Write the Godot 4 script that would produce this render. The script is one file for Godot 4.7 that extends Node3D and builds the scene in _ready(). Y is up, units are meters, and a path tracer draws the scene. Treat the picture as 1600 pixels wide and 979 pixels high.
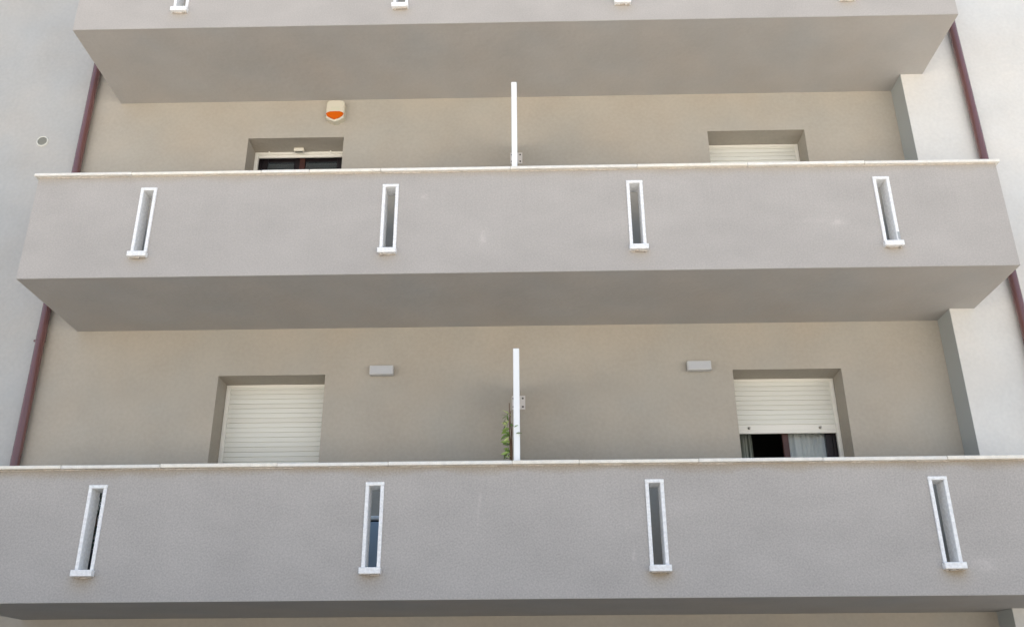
extends Node3D
# A rendered apartment facade with three stacked balconies, seen from the street below.

const STOREY := 3.05          # floor to floor
const FRONT := 1.3508         # z of the parapet faces (the back wall of the balconies is z = 0)
const HALF := 4.869           # half the length of a balcony
const BACK := 1.19            # z of the inner face of the parapet
const COPE := 1.142           # underside of the coping above the balcony's bottom
const PIER_X := 4.609
const PIER_Z := 0.3186
const STREET := -2.55
const ROOF := 9.55

var M := {}
var used := {}
var shared := {}

# ------------------------------------------------------------------ helpers
func numbered(called: String) -> String:
	if not used.has(called):
		used[called] = 0
		return called
	used[called] += 1
	return "%s_%03d" % [called, used[called]]

func start() -> SurfaceTool:
	var st := SurfaceTool.new()
	st.begin(Mesh.PRIMITIVE_TRIANGLES)
	return st

func tri(st: SurfaceTool, p: Array, n: Vector3, uv: Array) -> void:
	var order := [0, 1, 2]
	if (p[2] - p[0]).cross(p[1] - p[0]).dot(n) < 0.0:
		order = [0, 2, 1]
	for i in order:
		st.set_normal(n)
		st.set_uv(uv[i])
		st.add_vertex(p[i])

func planar(p: Vector3, n: Vector3) -> Vector2:
	var a := n.abs()
	if a.z >= a.x and a.z >= a.y:
		return Vector2(p.x, -p.y)
	if a.x >= a.y:
		return Vector2(p.z, -p.y)
	return Vector2(p.x, p.z)

func quad(st: SurfaceTool, a: Vector3, b: Vector3, c: Vector3, d: Vector3, n: Vector3) -> void:
	tri(st, [a, b, c], n, [planar(a, n), planar(b, n), planar(c, n)])
	tri(st, [a, c, d], n, [planar(a, n), planar(c, n), planar(d, n)])

# a box with chamfered edges
func box(st: SurfaceTool, lo: Vector3, hi: Vector3, bevel := 0.0) -> void:
	var c := (lo + hi) / 2.0
	var h := (hi - lo) / 2.0
	var b: float = min(bevel, min(h.x, min(h.y, h.z)) * 0.9)
	for axis in 3:
		var u := (axis + 1) % 3
		var v := (axis + 2) % 3
		for s in [-1.0, 1.0]:
			var n := Vector3.ZERO
			n[axis] = s
			var q := []
			for k in [[-1, -1], [1, -1], [1, 1], [-1, 1]]:
				var p := c
				p[axis] += s * h[axis]
				p[u] += k[0] * (h[u] - b)
				p[v] += k[1] * (h[v] - b)
				q.append(p)
			quad(st, q[0], q[1], q[2], q[3], n)
	if b <= 0.0:
		return
	for axis in 3:
		var u := (axis + 1) % 3
		var v := (axis + 2) % 3
		for su in [-1.0, 1.0]:
			for sv in [-1.0, 1.0]:
				var n := Vector3.ZERO
				n[u] = su
				n[v] = sv
				n = n.normalized()
				var q := []
				for k in [[-1, 0], [1, 0], [1, 1], [-1, 1]]:
					var p := c
					p[axis] += k[0] * (h[axis] - b)
					p[u] += su * (h[u] - (b if k[1] == 0 else 0.0))
					p[v] += sv * (h[v] - (0.0 if k[1] == 0 else b))
					q.append(p)
				quad(st, q[0], q[1], q[2], q[3], n)
	for sx in [-1.0, 1.0]:
		for sy in [-1.0, 1.0]:
			for sz in [-1.0, 1.0]:
				var s := Vector3(sx, sy, sz)
				var p := []
				for k in 3:
					var e := c + s * (h - Vector3(b, b, b))
					e[k] = c[k] + s[k] * h[k]
					p.append(e)
				tri(st, p, s.normalized(), [Vector2.ZERO, Vector2.ZERO, Vector2.ZERO])

# a wall in the x-y plane with rectangular holes, closed all round; the outline follows the cells
func pierced(st: SurfaceTool, xs: Array, ys: Array, z0: float, z1: float, holes: Array) -> void:
	var X := xs.duplicate()
	var Y := ys.duplicate()
	for r in holes:
		for q in [r.position.x, r.end.x]:
			X.append(q)
		for q in [r.position.y, r.end.y]:
			Y.append(q)
	X.sort()
	Y.sort()
	X = unique(X)
	Y = unique(Y)
	var nx := X.size() - 1
	var ny := Y.size() - 1
	var solid := func(i: int, j: int) -> bool:
		if i < 0 or j < 0 or i >= nx or j >= ny:
			return false
		var m := Vector2((X[i] + X[i + 1]) / 2.0, (Y[j] + Y[j + 1]) / 2.0)
		for r in holes:
			if r.has_point(m):
				return false
		return true
	for i in nx:
		for j in ny:
			if not solid.call(i, j):
				continue
			var a := Vector3(X[i], Y[j], 0)
			var b := Vector3(X[i + 1], Y[j], 0)
			var c := Vector3(X[i + 1], Y[j + 1], 0)
			var d := Vector3(X[i], Y[j + 1], 0)
			var f := Vector3(0, 0, z1)
			var k := Vector3(0, 0, z0)
			quad(st, a + f, b + f, c + f, d + f, Vector3.BACK)
			quad(st, a + k, b + k, c + k, d + k, Vector3.FORWARD)
			if not solid.call(i - 1, j):
				quad(st, a + f, d + f, d + k, a + k, Vector3.LEFT)
			if not solid.call(i + 1, j):
				quad(st, b + f, c + f, c + k, b + k, Vector3.RIGHT)
			if not solid.call(i, j - 1):
				quad(st, a + f, b + f, b + k, a + k, Vector3.DOWN)
			if not solid.call(i, j + 1):
				quad(st, d + f, c + f, c + k, d + k, Vector3.UP)

func unique(a: Array) -> Array:
	var r := [a[0]]
	for q in a:
		if q - r[-1] > 0.0005:
			r.append(q)
	return r

# a round bar along a list of points
func tube(st: SurfaceTool, path: Array, radii: Array, sides := 12, capped := true) -> void:
	var rings := []
	var side := Vector3.RIGHT
	for i in path.size():
		var t: Vector3 = (path[min(i + 1, path.size() - 1)] - path[max(i - 1, 0)]).normalized()
		if abs(t.dot(side)) > 0.9:
			side = Vector3.BACK
		var u := (side - t * side.dot(t)).normalized()
		var v := t.cross(u)
		var ring := []
		for k in sides:
			var a := TAU * k / sides
			var n := u * cos(a) + v * sin(a)
			ring.append([path[i] + n * radii[i], n])
		rings.append(ring)
	for i in path.size() - 1:
		for k in sides:
			var q := [rings[i][k], rings[i][(k + 1) % sides], rings[i + 1][(k + 1) % sides], rings[i + 1][k]]
			for t3 in [[0, 1, 2], [0, 2, 3]]:
				var p := [q[t3[0]], q[t3[1]], q[t3[2]]]
				if (p[2][0] - p[0][0]).cross(p[1][0] - p[0][0]).dot(p[0][1] + p[1][1]) < 0.0:
					p = [p[0], p[2], p[1]]
				for w in p:
					st.set_normal(w[1])
					st.set_uv(Vector2(0, w[0].y))
					st.add_vertex(w[0])
	if capped:
		for e in [0, path.size() - 1]:
			var n2: Vector3 = (path[e] - path[1 if e == 0 else e - 1]).normalized()
			for k in sides:
				tri(st, [path[e], rings[e][k][0], rings[e][(k + 1) % sides][0]], n2, [Vector2.ZERO, Vector2.ZERO, Vector2.ZERO])

# an outline in x-y pushed out along z, its front rim rounded by `soft`
func pushed(st: SurfaceTool, outline: Array, z0: float, z1: float, soft: float) -> void:
	var mid := Vector2.ZERO
	for p in outline:
		mid += p
	mid /= outline.size()
	var layers := [[z0, 0.0], [z1 - soft, 0.0], [z1 - soft * 0.35, soft * 0.25], [z1, soft]]
	var n := outline.size()
	for l in layers.size() - 1:
		for i in n:
			var q := []
			for k in [[l, i], [l, (i + 1) % n], [l + 1, (i + 1) % n], [l + 1, i]]:
				var p: Vector2 = outline[k[1]]
				p = p - (p - mid).normalized() * layers[k[0]][1]
				q.append(Vector3(p.x, p.y, layers[k[0]][0]))
			var nn: Vector3 = (q[1] - q[0]).cross(q[3] - q[0]).normalized()
			if nn.dot(Vector3(q[0].x - mid.x, q[0].y - mid.y, 0.001)) < 0.0:
				nn = -nn
			quad(st, q[0], q[1], q[2], q[3], nn)
	for i in n:
		var a: Vector2 = outline[i]
		var b: Vector2 = outline[(i + 1) % n]
		a -= (a - mid).normalized() * soft
		b -= (b - mid).normalized() * soft
		var t := [Vector3(mid.x, mid.y, z1), Vector3(a.x, a.y, z1), Vector3(b.x, b.y, z1)]
		tri(st, t, Vector3.BACK, [Vector2.ZERO, Vector2.ZERO, Vector2.ZERO])

func put(mesh: Mesh, called: String, mat: Material, parent: Node = self) -> MeshInstance3D:
	var o := MeshInstance3D.new()
	o.mesh = mesh
	o.material_override = mat
	o.name = numbered(called) if parent == self else called
	o.cast_shadow = GeometryInstance3D.SHADOW_CASTING_SETTING_ON
	parent.add_child(o, true)
	return o

func build(st: SurfaceTool, called: String, mat: Material, parent: Node = self) -> MeshInstance3D:
	return put(st.commit(), called, mat, parent)

func boxed(lo: Vector3, hi: Vector3, bevel: float, called: String, mat: Material, parent: Node = self) -> MeshInstance3D:
	var st := start()
	box(st, lo, hi, bevel)
	return build(st, called, mat, parent)

func thing(called: String, label: String, category: String, at := Vector3.ZERO, group := "") -> Node3D:
	var o := Node3D.new()
	o.name = numbered(called)
	add_child(o)
	o.position = at
	tag(o, label, category, group)
	return o

func tag(o: Node, label: String, category: String, group := "") -> void:
	o.set_meta("label", label)
	o.set_meta("category", category)
	if group != "":
		o.set_meta("group", group)

func structure(o: Node) -> void:
	o.set_meta("kind", "structure")

# ------------------------------------------------------------------ materials
func noise(seed_: int, freq: float, octaves: int) -> FastNoiseLite:
	var n := FastNoiseLite.new()
	n.seed = seed_
	n.noise_type = FastNoiseLite.TYPE_SIMPLEX_SMOOTH
	n.frequency = freq
	n.fractal_type = FastNoiseLite.FRACTAL_FBM
	n.fractal_octaves = octaves
	return n

func grey_bytes(seed_: int, side: int, freq: float, octaves: int) -> PackedByteArray:
	var im := noise(seed_, freq, octaves).get_seamless_image(side, side, false, false, 0.1, true)
	im.convert(Image.FORMAT_L8)
	return im.get_data()

# a colour map: base sRGB colour modulated by a coarse and a fine noise
func mottle(seed_: int, side: int, base: Color, coarse: float, fine: float, warm := 0.0, f0 := 0.006, f1 := 0.09) -> ImageTexture:
	var a := grey_bytes(seed_, side, f0, 4)
	var b := grey_bytes(seed_ + 1, side, f1, 2)
	var c := grey_bytes(seed_ + 2, side, f0 * 0.7, 3)
	var data := PackedByteArray()
	data.resize(side * side * 3)
	var r := base.r * 255.0
	var g := base.g * 255.0
	var bl := base.b * 255.0
	for i in side * side:
		var k := 1.0 + (a[i] / 127.5 - 1.0) * coarse + (b[i] / 127.5 - 1.0) * fine
		var w := (c[i] / 127.5 - 1.0) * warm
		data[i * 3] = clampi(int(r * k * (1.0 + w)), 0, 255)
		data[i * 3 + 1] = clampi(int(g * k), 0, 255)
		data[i * 3 + 2] = clampi(int(bl * k * (1.0 - w)), 0, 255)
	var im := Image.create_from_data(side, side, false, Image.FORMAT_RGB8, data)
	im.generate_mipmaps()
	return ImageTexture.create_from_image(im)

func bumps(seed_: int, side: int, freq: float, octaves: int, strength: float) -> ImageTexture:
	var im := noise(seed_, freq, octaves).get_seamless_image(side, side, false, false, 0.1, true)
	im.convert(Image.FORMAT_RGBA8)
	im.bump_map_to_normal_map(strength)
	im.generate_mipmaps()
	return ImageTexture.create_from_image(im)

func plain(c: Color, rough: float, metal := 0.0) -> StandardMaterial3D:
	var m := StandardMaterial3D.new()
	m.albedo_color = c
	m.roughness = rough
	m.metallic = metal
	return m

func stucco(tex: Texture2D, metres: float) -> StandardMaterial3D:
	var m := plain(Color.WHITE, 0.95)
	m.albedo_texture = tex
	m.uv1_scale = Vector3.ONE / metres
	m.normal_enabled = true
	m.normal_texture = shared.grain
	m.normal_scale = 0.5
	m.metallic_specular = 0.25
	return m

# the paint of one parapet face, 9.74 m by 1.15 m, with its own stains
func parapet_paint(seed_: int, base: Color, marks: Array, dirt: float, grain: float) -> StandardMaterial3D:
	var w := 1536
	var h := 184
	var per := 1536.0 / (HALF * 2.0)
	var n0 := noise(seed_, 0.0055, 4)
	var n1 := noise(seed_ + 5, 0.33, 2)
	var n2 := noise(seed_ + 9, 0.02, 3)
	var data := PackedByteArray()
	data.resize(w * h * 3)
	var slits := [-3.703, -1.241, 1.2185, 3.6885]
	for j in h:
		var y := 1.15 - j / per
		for i in w:
			var x := i / per - HALF
			var cloud := n2.get_noise_2d(i * 0.55, j)
			var streak := n1.get_noise_2d(i * 0.55 + 4000.0, j * 0.02) * 0.012 * clampf(y / 1.1, 0.0, 1.0)
			var k := 1.0 + streak + n0.get_noise_2d(i, j * 1.4) * 0.025 + n1.get_noise_2d(i, j) * grain + cloud * 0.02
			# dust washed down from the coping
			var d := 0.0
			if y > 0.96:
				var reach := 0.05 + 0.06 * (n0.get_noise_2d(i * 2.0, 900.0) + 0.5)
				d = clampf((y - (1.142 - reach)) / reach, 0.0, 1.0) * 0.5
			# rusty damp under the sills
			for s in slits:
				var dx: float = x - s
				if abs(dx) < 0.3 and y < 0.22:
					var spread := 0.075 + (0.22 - y) * 0.35
					d += exp(-dx * dx / (spread * spread)) * exp(-(0.215 - y) / 0.05) * (0.85 + cloud)
			d = clampf(d * dirt, 0.0, 1.0)
			# pale scuffs and filler
			var pale := 0.0
			for m in marks:
				var ex: float = (x - m[0] - (y - m[1]) * 0.06) / m[2]
				var ey: float = (y - m[1]) / m[3]
				var q := ex * ex + ey * ey
				if q < 4.0:
					pale += exp(-q * 1.6) * m[4] * (0.75 + n2.get_noise_2d(i * 3.0, j * 3.0) * 1.2)
			k += clampf(pale, -0.1, 0.25)
			var o := (j * w + i) * 3
			data[o] = clampi(int(base.r * 255.0 * k * (1.0 - 0.10 * d)), 0, 255)
			data[o + 1] = clampi(int(base.g * 255.0 * k * (1.0 - 0.15 * d)), 0, 255)
			data[o + 2] = clampi(int(base.b * 255.0 * k * (1.0 - 0.24 * d)), 0, 255)
	var im := Image.create_from_data(w, h, false, Image.FORMAT_RGB8, data)
	im.generate_mipmaps()
	var mat := plain(Color.WHITE, 0.95)
	mat.albedo_texture = ImageTexture.create_from_image(im)
	# uv arrives in metres (x, -y)
	mat.uv1_scale = Vector3(1.0 / (HALF * 2.0), 1.0 / (h / per), 1)
	mat.uv1_offset = Vector3(0.5, 1.15 / (h / per), 0)
	mat.metallic_specular = 0.25
	return mat

func materials() -> void:
	shared.grain = bumps(11, 512, 0.07, 3, 4.0)
	M.parapet_rough = stucco(mottle(21, 512, Color8(172, 167, 164), 0.03, 0.035, 0.006), 1.6)
	M.soffit = stucco(mottle(31, 1024, Color8(183, 179, 174), 0.02, 0.012, 0.012), 4.3)
	M.wall = stucco(mottle(41, 1024, Color8(174, 167, 155), 0.02, 0.018, 0.012), 5.1)
	M.left_wall = stucco(mottle(45, 1024, Color8(179, 178, 175), 0.02, 0.018, 0.012), 5.1)
	M.pale_wall = stucco(mottle(51, 1024, Color8(211, 209, 204), 0.022, 0.016, 0.008), 5.1)
	for m in [M.wall, M.left_wall, M.pale_wall]:
		m.normal_scale = 0.12
	M.soffit.normal_scale = 0.07
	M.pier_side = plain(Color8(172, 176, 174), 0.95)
	M.marble = plain(Color.WHITE, 0.45)
	M.marble.albedo_texture = mottle(61, 512, Color8(238, 238, 237), 0.06, 0.008, 0.006, 0.03, 0.14)
	M.marble.uv1_scale = Vector3.ONE / 0.6
	M.coping = plain(Color.WHITE, 0.5)
	M.coping.albedo_texture = mottle(71, 512, Color8(234, 230, 221), 0.05, 0.04, 0.012, 0.015, 0.11)
	M.coping.uv1_scale = Vector3.ONE / 0.8
	M.coping_grey = M.coping.duplicate()
	M.coping_grey.albedo_color = Color(0.975, 0.975, 0.975)
	M.coping_warm = M.coping.duplicate()
	M.coping_warm.albedo_color = Color(1.0, 0.992, 0.975)
	M.mortar = plain(Color.WHITE, 0.95)
	M.mortar.albedo_texture = mottle(81, 256, Color8(190, 181, 170), 0.10, 0.06, 0.02, 0.03, 0.2)
	M.mortar.uv1_scale = Vector3.ONE / 0.4
	M.repair = plain(Color8(168, 172, 174), 0.9)
	M.slat = plain(Color8(224, 223, 213), 0.42)
	M.slat_b = plain(Color8(221, 219, 208), 0.45)
	M.rail = plain(Color8(236, 233, 223), 0.4)
	M.white_metal = plain(Color8(240, 241, 240), 0.35)
	M.bracket = plain(Color8(214, 208, 202), 0.4)
	M.screw = plain(Color8(96, 90, 86), 0.5, 0.6)
	M.stopper = plain(Color8(176, 172, 163), 0.5)
	M.panel = plain(Color8(228, 230, 230), 0.5)
	M.wood = plain(Color.WHITE, 0.4)
	M.wood.albedo_texture = mottle(91, 256, Color8(74, 42, 34), 0.14, 0.1, 0.02, 0.02, 0.2)
	M.dark_wood = plain(Color8(27, 18, 20), 0.4)
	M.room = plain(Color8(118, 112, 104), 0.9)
	M.glass = plain(Color(0.55, 0.6, 0.62, 0.10), 0.02)
	M.glass.transparency = BaseMaterial3D.TRANSPARENCY_ALPHA
	M.curtain = plain(Color8(214, 216, 206), 0.9)
	M.curtain.backlight_enabled = true
	M.curtain.backlight = Color(0.35, 0.35, 0.33)
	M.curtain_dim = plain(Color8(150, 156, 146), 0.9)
	M.pipe = plain(Color8(104, 66, 63), 0.22)
	M.pipe.clearcoat_enabled = true
	M.pipe.clearcoat = 1.0
	M.pipe.clearcoat_roughness = 0.25
	M.siren = plain(Color.WHITE, 0.45)
	M.siren.albedo_texture = mottle(131, 256, Color8(204, 198, 180), 0.05, 0.02, 0.02, 0.02, 0.15)
	M.siren.uv1_scale = Vector3.ONE / 0.5
	M.sensor = plain(Color8(226, 220, 204), 0.4)
	M.lens = plain(Color8(204, 92, 6), 0.45)
	M.lens.metallic_specular = 0.3
	M.label_strip = plain(Color8(196, 200, 176), 0.5)
	M.lamp = plain(Color8(200, 200, 199), 0.5)
	M.lamp_lens = plain(Color8(188, 189, 190), 0.3)
	M.vent_ring = plain(Color8(222, 222, 214), 0.5)
	M.vent_louvre = plain(Color8(156, 157, 150), 0.6)
	M.vent_mesh = plain(Color8(128, 128, 120), 0.7)
	M.leaf = plain(Color8(128, 154, 78), 0.5)
	M.leaf_pale = plain(Color8(188, 200, 132), 0.5)
	M.leaf_dark = plain(Color8(96, 120, 62), 0.5)
	for m in [M.leaf, M.leaf_pale, M.leaf_dark]:
		m.backlight_enabled = true
		m.backlight = Color(0.16, 0.2, 0.06)
	M.shrub = plain(Color8(40, 66, 36), 0.5)
	M.stem = plain(Color8(98, 72, 52), 0.8)
	M.pot = plain(Color8(42, 48, 58), 0.6)
	M.cabinet = plain(Color8(164, 190, 212), 0.45)
	M.cabinet_lid = plain(Color8(232, 240, 244), 0.4)
	M.tile = plain(Color8(206, 200, 190), 0.5)
	M.asphalt = plain(Color.WHITE, 0.9)
	M.asphalt.albedo_texture = mottle(101, 512, Color8(88, 86, 83), 0.08, 0.1, 0.01)
	M.asphalt.uv1_scale = Vector3.ONE / 4.0
	M.paving = plain(Color.WHITE, 0.9)
	M.paving.albedo_texture = mottle(111, 512, Color8(136, 130, 122), 0.06, 0.06, 0.02)
	M.paving.uv1_scale = Vector3.ONE / 3.0
	M.pale_paving = plain(Color.WHITE, 0.9)
	M.pale_paving.albedo_texture = mottle(121, 512, Color8(187, 181, 172), 0.06, 0.06, 0.02)
	M.pale_paving.uv1_scale = Vector3.ONE / 3.0
	M.paint = plain(Color8(225, 225, 220), 0.8)

# ------------------------------------------------------------------ the balconies
func balcony(level: int, house: Node3D, paint: Material, seed_: int) -> void:
	var rng := RandomNumberGenerator.new()
	rng.seed = seed_
	var base := level * STOREY
	var xs := [-HALF, HALF]
	var ys := [0.0, COPE]
	var slits := [-3.703, -1.241, 1.2185, 3.6885]
	var holes := []
	for s in slits:
		holes.append(Rect2(s - 0.066, 0.235, 0.132, 0.75))
	var st := start()
	pierced(st, xs, ys, BACK, FRONT, holes)
	var bal := build(st, "balcony", paint, house)
	bal.position.y = base
	# slab, side parapets and floor
	st = start()
	box(st, Vector3(-HALF, -0.004, 0.0005), Vector3(PIER_X - 0.0015, 0.2, BACK - 0.0005))
	box(st, Vector3(PIER_X - 0.001, -0.004, PIER_Z + 0.0005), Vector3(HALF, 0.2, BACK - 0.0005))
	box(st, Vector3(-HALF, -0.004, BACK), Vector3(HALF, -0.0005, FRONT - 0.002))
	build(st, "slab", M.soffit, bal)
	st = start()
	box(st, Vector3(-HALF, 0.2, 0), Vector3(-HALF + 0.16, COPE, BACK))
	build(st, "side_parapet", M.parapet_rough, bal)
	st = start()
	box(st, Vector3(HALF - 0.16, 0.2, PIER_Z), Vector3(HALF, COPE, BACK))
	build(st, "side_parapet", M.parapet_rough, bal)
	boxed(Vector3(-HALF + 0.16, 0.2, 0.0), Vector3(PIER_X, 0.215, BACK), 0.0, "floor_tiling", M.tile, bal)
	# slit frames of marble
	for s in slits:
		var tilt := rng.randf_range(-0.002, 0.002)
		for side in [-1.0, 1.0]:
			var x0: float = s + side * 0.0505
			var x1: float = s + side * 0.082
			var jamb := boxed(Vector3(min(x0, x1), 0.262, BACK - 0.004), Vector3(max(x0, x1), 0.968, FRONT + 0.014 + tilt), 0.003, "jamb", M.marble, bal)
			jamb.rotation.z = 0.0
		if level == 1 and s > 3.0:
			st = start()
			box(st, Vector3(s + 0.058, 0.285, FRONT + 0.005), Vector3(s + 0.0845, 0.372, FRONT + 0.0175), 0.004)
			box(st, Vector3(s + 0.064, 0.263, FRONT + 0.006), Vector3(s + 0.0835, 0.2845, FRONT + 0.017), 0.003)
			build(st, "mortar_repair", M.repair, bal)
		boxed(Vector3(s - 0.083, 0.9685, BACK - 0.004), Vector3(s + 0.083, 1.0, FRONT + 0.015 + tilt), 0.003, "lintel", M.marble, bal)
		var sx := 0.008 * signf(s)
		boxed(Vector3(s - 0.093 + sx * 0.4, 0.207, BACK - 0.01), Vector3(s + 0.093 + sx * 0.4, 0.2615, FRONT + 0.055), 0.004, "sill", M.marble, bal)
		# uneven mortar the sill is bedded on
		st = start()
		var x: float = s - 0.075
		while x < s + 0.07:
			var wdt := rng.randf_range(0.02, 0.05)
			box(st, Vector3(x, 0.207 - rng.randf_range(0.007, 0.018), FRONT - 0.02), Vector3(min(x + wdt, s + 0.08), 0.2065, FRONT + rng.randf_range(0.012, 0.036)), 0.004)
			x += wdt
		build(st, "mortar_bed", M.mortar, bal)
	# coping, slab by slab
	var joints := [-HALF - 0.036]
	var jx: Array = [[-4.06, -3.17, -2.12, -1.13, -0.03, 0.564, 1.62, 2.71, 3.8], [-3.9, -2.57, -2.08, -1.35, -0.03, 1.257, 2.37, 3.55], [-3.7, -2.5, -1.3, -0.1, 1.1, 2.3, 3.5]][level]
	joints.append_array(jx)
	joints.append(HALF + 0.036)
	for i in joints.size() - 1:
		var dy := rng.randf_range(-0.002, 0.002)
		var dz := rng.randf_range(-0.003, 0.003)
		var c := boxed(Vector3(joints[i] + 0.0015, COPE + 0.001, BACK - 0.03), Vector3(joints[i + 1] - 0.0015, COPE + 0.034 + dy, FRONT + 0.036 + dz), 0.004, "coping_slab", [M.coping, M.coping_grey, M.coping_warm, M.coping][rng.randi() % 4], bal)
		c.rotation.z = rng.randf_range(-0.0004, 0.0004)
	for side in [-1.0, 1.0]:
		var x0: float = side * (HALF + 0.036)
		var x1: float = side * (HALF - 0.19)
		boxed(Vector3(min(x0, x1), COPE + 0.001, (0.0 if side < 0 else PIER_Z) + 0.001), Vector3(max(x0, x1), COPE + 0.031, BACK - 0.033), 0.004, "coping_slab", M.coping, bal)
	# ragged mortar line squeezed out under the coping
	st = start()
	var xx := -HALF + 0.01
	var wob := noise(seed_, 1.6, 3)
	while xx < HALF - 0.02:
		var e: float = min(xx + rng.randf_range(0.05, 0.16), HALF - 0.005)
		var q := clampf(0.5 + wob.get_noise_1d(xx) * 1.3, 0.05, 1.0)
		box(st, Vector3(xx, COPE - 0.003 - 0.011 * q, FRONT - 0.01), Vector3(e, COPE + 0.0005, FRONT + 0.002 + 0.006 * q), 0.002)
		xx = e
	build(st, "mortar_line", M.mortar, bal)

# ------------------------------------------------------------------ windows
const SLAT := 0.0545
func slat_mesh(width: float) -> ArrayMesh:
	var key := "slat%.3f" % width
	if not shared.has(key):
		var st := start()
		# a hollow profile: rounded face with a narrow dark groove at the foot
		var pts := [Vector2(-0.010, 0.0), Vector2(-0.010, 0.0040), Vector2(-0.0015, 0.0046), Vector2(0.0006, 0.008), Vector2(0.0012, 0.022), Vector2(0.0013, 0.034), Vector2(0.0008, 0.047), Vector2(-0.0008, SLAT - 0.0008), Vector2(-0.010, SLAT)]
		for i in pts.size() - 1:
			var a: Vector2 = pts[i]
			var b: Vector2 = pts[i + 1]
			var d := b - a
			var n := Vector3(0, -d.x, d.y).normalized()
			quad(st, Vector3(0, a.y, a.x), Vector3(width, a.y, a.x), Vector3(width, b.y, b.x), Vector3(0, b.y, b.x), n)
		quad(st, Vector3(0, 0, -0.018), Vector3(width, 0, -0.018), Vector3(width, SLAT, -0.018), Vector3(0, SLAT, -0.018), Vector3.FORWARD)
		shared[key] = st.commit()
	return shared[key]

# x0..x1: the opening; drop: how far down (in metres above the balcony's bottom) the shutter hangs
func shutter(house: Node3D, base: float, x0: float, x1: float, drop: float, wide: bool) -> void:
	var top := base + 2.503
	var st := start()
	box(st, Vector3(x0 + 0.002, top - 0.034, -0.345), Vector3(x1 - 0.002, top, -0.302), 0.003)
	var sh := build(st, "roller_shutter", M.rail, house)
	for r in [[x0 + 0.002, x0 + 0.046], [x1 - 0.046, x1 - 0.002]]:
		boxed(Vector3(r[0], base + 0.22, -0.345), Vector3(r[1], top - 0.0345, -0.300), 0.004, "guide_rail", M.rail, sh)
		boxed(Vector3(r[0] + 0.017, base + 0.22, -0.2995), Vector3(r[0] + 0.027, top - 0.036, -0.2965), 0.001, "guide_rail", M.rail, sh)
	var w := x1 - x0 - 0.093
	var rng := RandomNumberGenerator.new()
	rng.seed = int(x0 * 100.0) + int(base * 10.0) + 77
	var bottom := base + drop
	var y := bottom + 0.098
	var cell := slat_mesh(w)
	while y < top - 0.036:
		var s := put(cell, "slat", M.slat if rng.randf() < 0.6 else M.slat_b, sh)
		s.position = Vector3(x0 + 0.0465, y, -0.318 + rng.randf_range(-0.0012, 0.0012))
		s.rotation.x = rng.randf_range(-0.01, 0.01)
		y += SLAT
	st = start()
	box(st, Vector3(x0 + 0.0465, bottom, -0.336), Vector3(x1 - 0.0465, bottom + 0.034, -0.312), 0.004)
	box(st, Vector3(x0 + 0.0465, bottom + 0.0345, -0.333), Vector3(x1 - 0.0465, bottom + 0.0965, -0.3165), 0.004)
	build(st, "bottom_bar", M.rail, sh)
	for k in [0.183, 0.947]:
		st = start()
		var c := Vector3(x0 + k * 1.0, bottom + 0.06, -0.317)
		tube(st, [c, c + Vector3(0, 0, 0.012), c + Vector3(0, 0, 0.0125), c + Vector3(0, -0.002, 0.04)], [0.015, 0.014, 0.009, 0.010], 10)
		build(st, "stopper", M.stopper if wide else M.rail, sh)

# a two-leaf wooden french window behind the shutter
func french_window(house: Node3D, base: float, x0: float, x1: float, split: float, left_open: bool, frame_mat: Material) -> void:
	var top := base + 2.56
	var low := base + 0.2
	var st := start()
	box(st, Vector3(x0 + 0.02, low, -0.44), Vector3(x0 + 0.075, top, -0.375), 0.004)
	box(st, Vector3(x1 - 0.075, low, -0.44), Vector3(x1 - 0.02, top, -0.375), 0.004)
	box(st, Vector3(x0 + 0.0755, top - 0.06, -0.44), Vector3(x1 - 0.0755, top, -0.376), 0.004)
	var win := build(st, "french_window", frame_mat, house)
	var leaves := [[x0 + 0.077, split + 0.035, left_open], [split - 0.035, x1 - 0.077, false]]
	for i in 2:
		var l: Array = leaves[i]
		var wdt: float = l[1] - l[0] - (0.0 if i == 1 or left_open else 0.07)
		st = start()
		var h := 2.29
		box(st, Vector3(0, 0.02, -0.03), Vector3(0.07, h, 0.024), 0.005)
		box(st, Vector3(wdt - 0.07, 0.02, -0.03), Vector3(wdt, h, 0.025), 0.005)
		box(st, Vector3(0.0705, h - 0.08, -0.03), Vector3(wdt - 0.0705, h, 0.023), 0.005)
		box(st, Vector3(0.0705, 0.02, -0.03), Vector3(wdt - 0.0705, 0.2, 0.023), 0.005)
		var leaf := build(st, "sash", frame_mat, win)
		leaf.position = Vector3(l[0], low, -0.405)
		if i == 1:
			boxed(Vector3(-0.002, 0.02, 0.0255), Vector3(0.066, h, 0.038), 0.005, "cover_strip", M.wood, leaf)
		if l[2]:
			leaf.rotation.y = 1.45
			leaf.position.z = -0.45
		var pane := boxed(Vector3(0.071, 0.2, -0.003), Vector3(wdt - 0.071, h - 0.08, 0.003), 0.0, "pane", M.glass, leaf)
		pane.position = Vector3.ZERO

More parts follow.
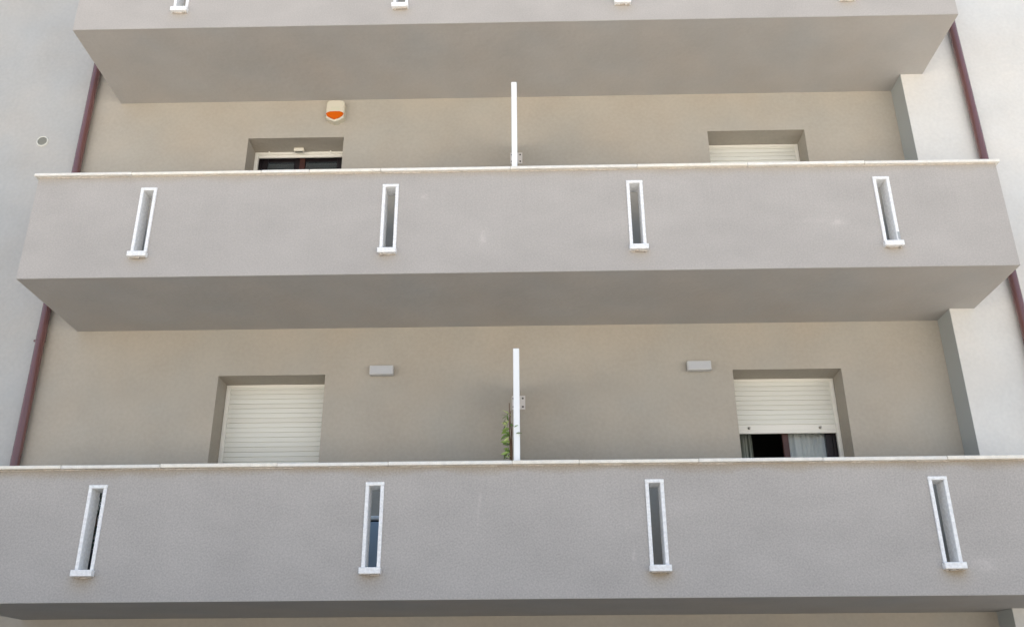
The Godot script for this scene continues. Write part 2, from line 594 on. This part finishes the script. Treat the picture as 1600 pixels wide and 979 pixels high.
# a curtain: a waved sheet hanging from y1 to y0
func curtain(label: String, x0: float, x1: float, y0: float, y1: float, z: float, folds: float, mat: Material) -> void:
	var st := start()
	var n := 60
	var rng := noise(int(x0 * 100), 1.3, 2)
	var at := func(i: int, j: int) -> Vector3:
		var t := float(i) / n
		var s := float(j) / 6.0
		var x: float = lerp(x0, x1, t)
		var a := t * folds * TAU + rng.get_noise_1d(t * 4.0) * 3.0
		return Vector3(x + sin(a * 0.5) * 0.006, lerp(y0, y1, s), z + sin(a) * 0.028 * (1.0 - 0.25 * s) + rng.get_noise_2d(t * 6.0, s * 2.0) * 0.02)
	st.set_smooth_group(1)
	for i in n:
		for j in 6:
			var p := [at.call(i, j), at.call(i + 1, j), at.call(i + 1, j + 1), at.call(i, j + 1)]
			for k in [0, 2, 1, 0, 3, 2]:
				st.set_uv(Vector2(p[k].x, p[k].y))
				st.add_vertex(p[k])
	st.generate_normals()
	var o := build(st, "curtain", mat)
	tag(o, label, "curtain")

# ------------------------------------------------------------------ small things on the wall
func downpipe(x: float, z: float, label: String, collars: Array) -> void:
	var root := thing("downpipe", label, "pipe", Vector3(x, STREET, z), "brown downpipes")
	var st := start()
	var path := []
	var rad := []
	var n := 24
	for i in n + 1:
		path.append(Vector3(sin(i * 0.9) * 0.002, (ROOF - STREET) * i / n, 0))
		rad.append(0.049)
	tube(st, path, rad, 20)
	build(st, "pipe", M.pipe, root)
	for c in collars:
		st = start()
		tube(st, [Vector3(0, c - STREET - 0.05, 0), Vector3(0, c - STREET - 0.045, 0), Vector3(0, c - STREET + 0.045, 0), Vector3(0, c - STREET + 0.05, 0)], [0.0495, 0.0525, 0.0525, 0.0495], 20, false)
		build(st, "socket", M.pipe, root)
		st = start()
		tube(st, [Vector3(0, c - STREET - 0.085, 0), Vector3(0, c - STREET - 0.065, 0)], [0.0535, 0.0535], 20, true)
		box(st, Vector3(-0.072, c - STREET - 0.086, -0.012), Vector3(-0.0515, c - STREET - 0.064, 0.012), 0.002)
		box(st, Vector3(-0.008, c - STREET - 0.083, -0.062), Vector3(0.008, c - STREET - 0.067, -0.045), 0.0)
		build(st, "clamp", M.pipe, root)

func wall_lamp(at: Vector3, label: String) -> void:
	var root := thing("wall_lamp", label, "wall lamp", at, "small white wall lamps")
	var st := start()
	box(st, Vector3(-0.118, -0.044, 0), Vector3(0.118, 0.044, 0.012), 0.002)
	build(st, "back_plate", M.lamp, root)
	boxed(Vector3(-0.127, -0.051, 0.0125), Vector3(0.127, 0.051, 0.085), 0.006, "housing", M.lamp, root)
	boxed(Vector3(-0.115, -0.040, 0.0855), Vector3(0.115, 0.040, 0.088), 0.002, "diffuser", M.lamp_lens, root)

func alarm(at: Vector3) -> void:
	var root := thing("alarm_siren", "cream alarm siren with orange lens high on the wall under the top balcony", "alarm", at)
	var o := []
	for p in [[-0.112, 0.10], [-0.106, 0.128], [-0.085, 0.146], [-0.04, 0.155], [0.0, 0.157], [0.04, 0.155], [0.085, 0.146], [0.106, 0.128], [0.112, 0.10], [0.112, -0.09], [0.104, -0.108], [0.055, -0.138], [0.018, -0.156], [0.0, -0.160], [-0.018, -0.156], [-0.055, -0.138], [-0.104, -0.108], [-0.112, -0.09]]:
		o.append(Vector2(p[0], p[1]))
	var st := start()
	pushed(st, o, 0.0, 0.085, 0.016)
	build(st, "housing", M.siren, root)
	var lens := []
	for p in [[-0.108, -0.052], [-0.094, -0.036], [-0.06, -0.022], [0.0, -0.018], [0.06, -0.022], [0.094, -0.036], [0.108, -0.052], [0.092, -0.085], [0.05, -0.116], [0.0, -0.134], [-0.05, -0.116], [-0.092, -0.085]]:
		lens.append(Vector2(p[0], p[1]))
	st = start()
	pushed(st, lens, 0.0845, 0.098, 0.006)
	build(st, "lens", M.lens, root)
	st = start()
	for k in 4:
		box(st, Vector3(-0.05, 0.012 + k * 0.012, 0.0845), Vector3(0.05, 0.016 + k * 0.012, 0.0858))
	build(st, "sound_slots", M.label_strip, root)

func vent(at: Vector3) -> void:
	var root := thing("wall_vent", "small round wall vent with grey mesh left of the downpipe", "vent", at)
	var st := start()
	var n := 28
	var prof := [[0.058, 0.0], [0.058, 0.012], [0.064, 0.016], [0.070, 0.012], [0.073, 0.0]]
	for i in prof.size() - 1:
		for k in n:
			var a := TAU * k / n
			var b := TAU * (k + 1) / n
			var p0 := Vector3(cos(a) * prof[i][0], sin(a) * prof[i][0], prof[i][1])
			var p1 := Vector3(cos(b) * prof[i][0], sin(b) * prof[i][0], prof[i][1])
			var p2 := Vector3(cos(b) * prof[i + 1][0], sin(b) * prof[i + 1][0], prof[i + 1][1])
			var p3 := Vector3(cos(a) * prof[i + 1][0], sin(a) * prof[i + 1][0], prof[i + 1][1])
			var nn := (p1 - p0).cross(p3 - p0).normalized()
			if nn.dot(Vector3((p0.x + p2.x) * (1.0 if i > 1 else -1.0), (p0.y + p2.y) * (1.0 if i > 1 else -1.0), 0.02)) < 0.0:
				nn = -nn
			quad(st, p0, p1, p2, p3, nn)
	build(st, "ring", M.vent_ring, root)
	st = start()
	for k in n:
		tri(st, [Vector3(0, 0, 0.003), Vector3(cos(TAU * k / n), sin(TAU * k / n), 0) * 0.058 + Vector3(0, 0, 0.003), Vector3(cos(TAU * (k + 1) / n), sin(TAU * (k + 1) / n), 0) * 0.058 + Vector3(0, 0, 0.003)], Vector3.BACK, [Vector2.ZERO, Vector2.ZERO, Vector2.ZERO])
	build(st, "mesh_screen", M.vent_mesh, root)
	for k in 7:
		var yy := -0.042 + k * 0.014
		var hw := sqrt(0.057 * 0.057 - yy * yy)
		boxed(Vector3(-hw, yy - 0.0025, 0.003), Vector3(hw, yy + 0.0025, 0.010), 0.0, "louvre", M.vent_louvre, root)

func partition(base: float, label: String, high: float) -> void:
	var root := thing("privacy_partition", label, "partition", Vector3(0.012, base, 0), "white partitions between neighbouring balconies")
	boxed(Vector3(-0.029, COPE + 0.034, 1.165), Vector3(0.029, high, 1.222), 0.004, "post", M.white_metal, root)
	boxed(Vector3(-0.008, 0.23, 0.045), Vector3(0.008, 2.265, 1.1645), 0.002, "panel", M.panel, root)
	boxed(Vector3(-0.016, 2.2655, 0.012), Vector3(0.016, 2.298, 1.1645), 0.002, "top_rail", M.white_metal, root)
	boxed(Vector3(-0.018, 0.216, 0.008), Vector3(0.018, 2.265, 0.0445), 0.002, "wall_post", M.white_metal, root)
	var plate := boxed(Vector3(-0.066, 2.085, 0.0005), Vector3(0.078, 2.238, 0.0075), 0.002, "bracket", M.bracket, root)
	for p in [[-0.048, 2.115], [-0.048, 2.208], [0.052, 2.115], [0.052, 2.208]]:
		var st := start()
		var c := Vector3(p[0], p[1], 0.0075)
		tube(st, [c, c + Vector3(0, 0, 0.006)], [0.011, 0.009], 10)
		build(st, "screw", M.screw, plate)

func leaf_mesh() -> ArrayMesh:
	if not shared.has("leaf"):
		var st := start()
		# a folded, pointed blade along +x, 1 long
		var w := [0.0, 0.12, 0.165, 0.14, 0.08, 0.0]
		st.set_smooth_group(1)
		for i in 5:
			var a := i / 5.0
			var b := (i + 1) / 5.0
			for s in [-1.0, 1.0]:
				var p := [Vector3(a, -a * a * 0.22, 0), Vector3(b, -b * b * 0.22, 0), Vector3(b, -b * b * 0.22 + w[i + 1] * 0.3, s * w[i + 1]), Vector3(a, -a * a * 0.22 + w[i] * 0.3, s * w[i])]
				for k in ([0, 1, 2, 0, 2, 3] if s > 0 else [0, 2, 1, 0, 3, 2]):
					st.set_uv(Vector2(p[k].x, p[k].z))
					st.add_vertex(p[k])
		st.generate_normals()
		shared.leaf = st.commit()
	return shared.leaf

func climber() -> void:
	var root := thing("climbing_plant", "leafy green climbing plant clinging to the lower partition post", "climbing plant", Vector3(-0.032, 0.215, 1.13))
	var rng := RandomNumberGenerator.new()
	rng.seed = 5
	var stems := []
	for s in 6:
		var path := []
		var rad := []
		var top: float = [1.56, 1.5, 1.38, 1.25, 1.44, 1.1][s]
		for i in 15:
			var t := i / 14.0
			path.append(Vector3(-0.012 + sin(t * 11.0 + s * 1.7) * 0.012, top * t, sin(t * 8.0 + s * 2.1) * 0.03 + 0.02))
			rad.append(lerp(0.006, 0.0035, t))
		var st := start()
		tube(st, path, rad, 6)
		build(st, "stem", M.stem, root)
		stems.append(path)
	var mesh := leaf_mesh()
	for i in 170:
		var path: Array = stems[i % 6]
		var t := rng.randf_range(0.35, 0.99)
		var p: Vector3 = path[int(t * 14.0)]
		p += Vector3(rng.randf_range(-0.03, 0.0), rng.randf_range(-0.04, 0.04), rng.randf_range(-0.03, 0.03))
		var o := put(mesh, "leaf", [M.leaf, M.leaf_pale, M.leaf_dark][rng.randi() % 3], root)
		o.position = p
		var len := rng.randf_range(0.055, 0.095) * (1.0 if p.y < 1.45 else 0.7)
		o.rotation = Vector3(rng.randf_range(-1.2, 1.2), PI + rng.randf_range(-1.3, 1.1), rng.randf_range(-1.1, 0.5))
		o.scale = Vector3.ONE * len
	# one leaf reaching over the post, and a dry tendril
	var f := put(mesh, "leaf", M.leaf_dark, root)
	f.position = Vector3(0.035, 1.25, 0.105)
	f.rotation = Vector3(0.9, 0.25, 0.35)
	f.scale = Vector3.ONE * 0.062
	var g := put(mesh, "leaf", M.leaf, root)
	g.position = Vector3(0.02, 1.31, 0.105)
	g.rotation = Vector3(0.9, 0.4, 0.9)
	g.scale = Vector3.ONE * 0.045
	var st2 := start()
	tube(st2, [Vector3(-0.01, 1.45, 0.03), Vector3(-0.05, 1.475, 0.04), Vector3(-0.085, 1.492, 0.05)], [0.004, 0.0035, 0.002], 6)
	build(st2, "tendril", M.leaf_pale, root)
	var pot := start()
	tube(pot, [Vector3(-0.09, 0, 0), Vector3(-0.09, 0.005, 0), Vector3(-0.09, 0.2, 0), Vector3(-0.09, 0.22, 0)], [0.05, 0.06, 0.08, 0.085], 18)
	build(pot, "pot", M.pot, root).position = Vector3(0, 0, -0.06)

func shrub() -> void:
	var root := thing("potted_shrub", "dark green shrub glimpsed through the lowest left slit", "shrub", Vector3(-4.05, 0.215, 0.58))
	var rng := RandomNumberGenerator.new()
	rng.seed = 9
	var st := start()
	tube(st, [Vector3(0, 0, 0), Vector3(0, 0.01, 0), Vector3(0, 0.30, 0), Vector3(0, 0.33, 0)], [0.11, 0.13, 0.17, 0.175], 20)
	build(st, "pot", M.pot, root)
	st = start()
	tube(st, [Vector3(0, 0.3, 0), Vector3(0.02, 0.6, 0), Vector3(0.0, 0.85, 0.02)], [0.014, 0.011, 0.006], 8)
	build(st, "stem", M.stem, root)
	st = start()
	var leaf := leaf_mesh()
	for i in 420:
		var y := rng.randf_range(0.36, 0.92)
		var r := 0.19 * sqrt(rng.randf()) * (1.15 - (y - 0.3) * 0.8)
		var a := rng.randf() * TAU
		var b := Basis.from_euler(Vector3(rng.randf_range(-1, 1), a, rng.randf_range(-1.0, 0.8))).scaled(Vector3.ONE * rng.randf_range(0.05, 0.09))
		st.append_from(leaf, 0, Transform3D(b, Vector3(cos(a) * r, y, -sin(a) * r)))
	var o := build(st, "foliage", M.shrub, root)
	o.set_meta("kind", "stuff")

func cabinet() -> void:
	var root := thing("storage_cabinet", "blue storage cabinet with pale lid behind the second lowest slit", "cabinet", Vector3(-1.4, 0.215, 0.36))
	boxed(Vector3(-0.38, 0.0, -0.22), Vector3(0.38, 0.588, 0.23), 0.008, "body", M.cabinet, root)
	boxed(Vector3(-0.39, 0.604, -0.23), Vector3(0.39, 0.645, 0.24), 0.01, "lid", M.cabinet_lid, root)
	boxed(Vector3(-0.37, 0.5885, -0.21), Vector3(0.37, 0.6035, 0.215), 0.0, "seal", M.pot, root)

# ------------------------------------------------------------------ scene
func _ready() -> void:
	# camera
	var cam := Camera3D.new()
	cam.name = "camera"
	add_child(cam)
	cam.position = Vector3(0.11767, -0.94917, 9.53245)
	cam.rotation = Vector3(0.410225, 0.017107, -0.006268)
	cam.fov = 36.897
	cam.near = 0.05
	cam.far = 600.0
	cam.current = true
	# sky and exposure
	var we := WorldEnvironment.new()
	we.name = "world_environment"
	var env := Environment.new()
	env.background_mode = Environment.BG_SKY
	var sm := ProceduralSkyMaterial.new()
	sm.sky_top_color = Color(0.69, 0.79, 0.93)
	sm.sky_horizon_color = Color(0.73, 0.80, 0.88)
	sm.sky_curve = 0.18
	sm.ground_bottom_color = Color(0.32, 0.30, 0.27)
	sm.ground_horizon_color = Color(0.62, 0.62, 0.60)
	sm.sky_energy_multiplier = 0.52
	var sky := Sky.new()
	sky.sky_material = sm
	env.sky = sky
	env.background_energy_multiplier = 1.0
	env.tonemap_mode = Environment.TONE_MAPPER_LINEAR
	env.tonemap_exposure = 4.85
	env.sdfgi_enabled = true
	env.ssao_enabled = true
	env.ssil_enabled = true
	we.environment = env
	add_child(we)
	# the sun stands behind the building, high and to the right: the facade is in open shade
	var sun := DirectionalLight3D.new()
	sun.name = "sun"
	sun.light_color = Color(1.0, 0.98, 0.955)
	sun.light_energy = 1.6
	sun.light_angular_distance = 0.5
	sun.shadow_enabled = true
	add_child(sun)
	sun.look_at_from_position(Vector3(0.80, 1.05, -0.70) * 40.0, Vector3.ZERO)

	materials()
	# ground: pavement at the house, the street in the building's shade, a pale sunlit square beyond
	var st := start()
	quad(st, Vector3(-400, STREET - 0.12, -400), Vector3(400, STREET - 0.12, -400), Vector3(400, STREET - 0.12, 400), Vector3(-400, STREET - 0.12, 400), Vector3.UP)
	structure(build(st, "ground", M.asphalt))
	st = start()
	box(st, Vector3(-60, STREET - 0.3, -14), Vector3(60, STREET, 3.0), 0.02)
	structure(build(st, "pavement", M.paving))
	st = start()
	box(st, Vector3(-120, STREET - 0.3, 9.4), Vector3(120, STREET, 160), 0.02)
	structure(build(st, "square", M.pale_paving))

	# the building
	var house := thing("apartment_building", "grey and cream rendered apartment building with three stacked balconies", "building")
	var openings := []
	var wins := []
	for level in 3:
		for x in [[-3.231, -2.070], [2.321, 3.482]]:
			openings.append(Rect2(x[0], level * STOREY + 0.2, x[1] - x[0], 2.305))
	st = start()
	pierced(st, [-5.226, PIER_X], [STREET, ROOF], -0.34, 0.0, openings)
	build(st, "wall", M.wall, house)
	st = start()
	box(st, Vector3(-11.0, STREET, -0.34), Vector3(-5.2265, ROOF, 0.0))
	build(st, "wall", M.left_wall, house)
	# the pale pier and the wall right of it stand forward
	st = start()
	box(st, Vector3(PIER_X + 0.001, STREET, -0.34), Vector3(8.5, ROOF, PIER_Z))
	build(st, "wall", M.pale_wall, house)
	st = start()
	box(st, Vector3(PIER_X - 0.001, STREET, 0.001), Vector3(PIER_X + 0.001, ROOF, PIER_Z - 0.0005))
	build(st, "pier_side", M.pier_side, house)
	st = start()
	box(st, Vector3(-11, STREET, -9.3), Vector3(-10.7, ROOF, -0.341))
	box(st, Vector3(8.2, STREET, -9.3), Vector3(8.5, ROOF, -0.341))
	box(st, Vector3(-10.7, STREET, -9.3), Vector3(8.2, ROOF, -9.0))
	build(st, "wall", M.wall, house)
	boxed(Vector3(-11.2, ROOF + 0.001, -9.5), Vector3(8.7, ROOF + 0.25, 0.55), 0.01, "roof", M.soffit, house)
	# rooms behind the windows
	for level in 3:
		for x in [-2.65, 2.90]:
			st = start()
			var y0: float = level * STOREY + 0.18
			var a := Vector3(x - 1.5, y0, -3.6)
			var b := Vector3(x + 1.5, y0 + 2.75, -0.345)
			box(st, a - Vector3(0.05, 0.05, 0.05), Vector3(a.x, b.y, b.z))
			box(st, Vector3(b.x, a.y - 0.05, a.z - 0.05), Vector3(b.x + 0.05, b.y, b.z))
			box(st, Vector3(a.x, a.y - 0.05, a.z - 0.05), Vector3(b.x, b.y, a.z))
			box(st, Vector3(a.x, a.y - 0.05, a.z), Vector3(b.x, a.y, b.z))
			box(st, Vector3(a.x, b.y + 0.001, a.z), Vector3(b.x, b.y + 0.05, b.z))
			build(st, "room", M.room, house)
	var grey := Color8(176, 171, 166)
	# [x, y, half width, half height, strength] of the pale marks on the render
	var low := parapet_paint(3, grey, [[-0.33, 0.73, 0.012, 0.20, 0.10], [-0.31, 0.86, 0.006, 0.12, 0.06], [3.66, 0.33, 0.10, 0.05, 0.05], [3.95, 0.25, 0.12, 0.06, 0.07], [1.0, 0.33, 0.02, 0.09, 0.05]], 1.5, 0.085)
	var mid := parapet_paint(4, grey, [[-0.30, 0.386, 0.05, 0.10, 0.07], [3.20, 0.50, 0.11, 0.05, 0.06], [2.9, 0.52, 0.18, 0.03, 0.04], [-0.9, 0.86, 0.06, 0.05, 0.05]], 0.7, 0.06)
	var top := parapet_paint(6, grey, [[1.9, 0.3, 0.06, 0.05, 0.06]], 0.6, 0.05)
	balcony(0, house, low, 13)
	balcony(1, house, mid, 14)
	balcony(2, house, top, 15)

	# shutters and windows
	shutter(house, 0.0, -3.231, -2.070, 0.225, false)
	shutter(house, 0.0, 2.321, 3.482, 1.885, true)
	shutter(house, STOREY, -3.231, -2.070, 2.430, false)
	shutter(house, STOREY, 2.321, 3.482, 0.225, false)
	french_window(house, 0.0, 2.321, 3.482, 2.90, true, M.dark_wood)
	french_window(house, STOREY, -3.231, -2.070, -2.645, false, M.dark_wood)
	# closed shutters upstairs, out of the picture
	shutter(house, STOREY * 2, -3.231, -2.070, 0.225, false)
	shutter(house, STOREY * 2, 2.321, 3.482, 0.225, false)

	curtain("pale curtain behind the right glass of the half shuttered window", 2.95, 3.345, 0.23, 2.55, -0.50, 4.5, M.curtain)
	curtain("dim grey curtain gathered at the left of the half shuttered window", 2.36, 2.60, 0.23, 2.55, -0.62, 3.5, M.curtain_dim)

	# fixtures
	downpipe(-5.226, 0.065, "brown downpipe running down the wall left of the balconies", [2.99])
	downpipe(5.318, PIER_Z + 0.065, "brown downpipe on the pale wall right of the balconies", [])
	wall_lamp(Vector3(-1.452, 2.524, 0), "unlit white wall lamp right of the closed lower left shutter")
	wall_lamp(Vector3(1.955, 2.532, 0), "unlit white wall lamp left of the half open lower right shutter")
	alarm(Vector3(-2.182, 5.885, 0))
	vent(Vector3(-5.75, 5.56, 0))
	partition(0.0, "white partition post on the lower coping with a plant climbing it", 2.305)
	partition(STOREY, "bare white partition post standing on the middle balcony's coping", 2.345)
	climber()
	var sensor := thing("window_sensor", "small white sensor box under the lintel of the brown upper left window", "sensor", Vector3(-2.665, STOREY + 2.505, -0.235))
	boxed(Vector3(-0.062, -0.046, -0.02), Vector3(0.062, -0.0005, 0.025), 0.006, "housing", M.sensor, sensor)
	boxed(Vector3(-0.045, -0.052, -0.012), Vector3(0.045, -0.0465, 0.017), 0.003, "lens", M.vent_mesh, sensor)
	shrub()
	cabinet()
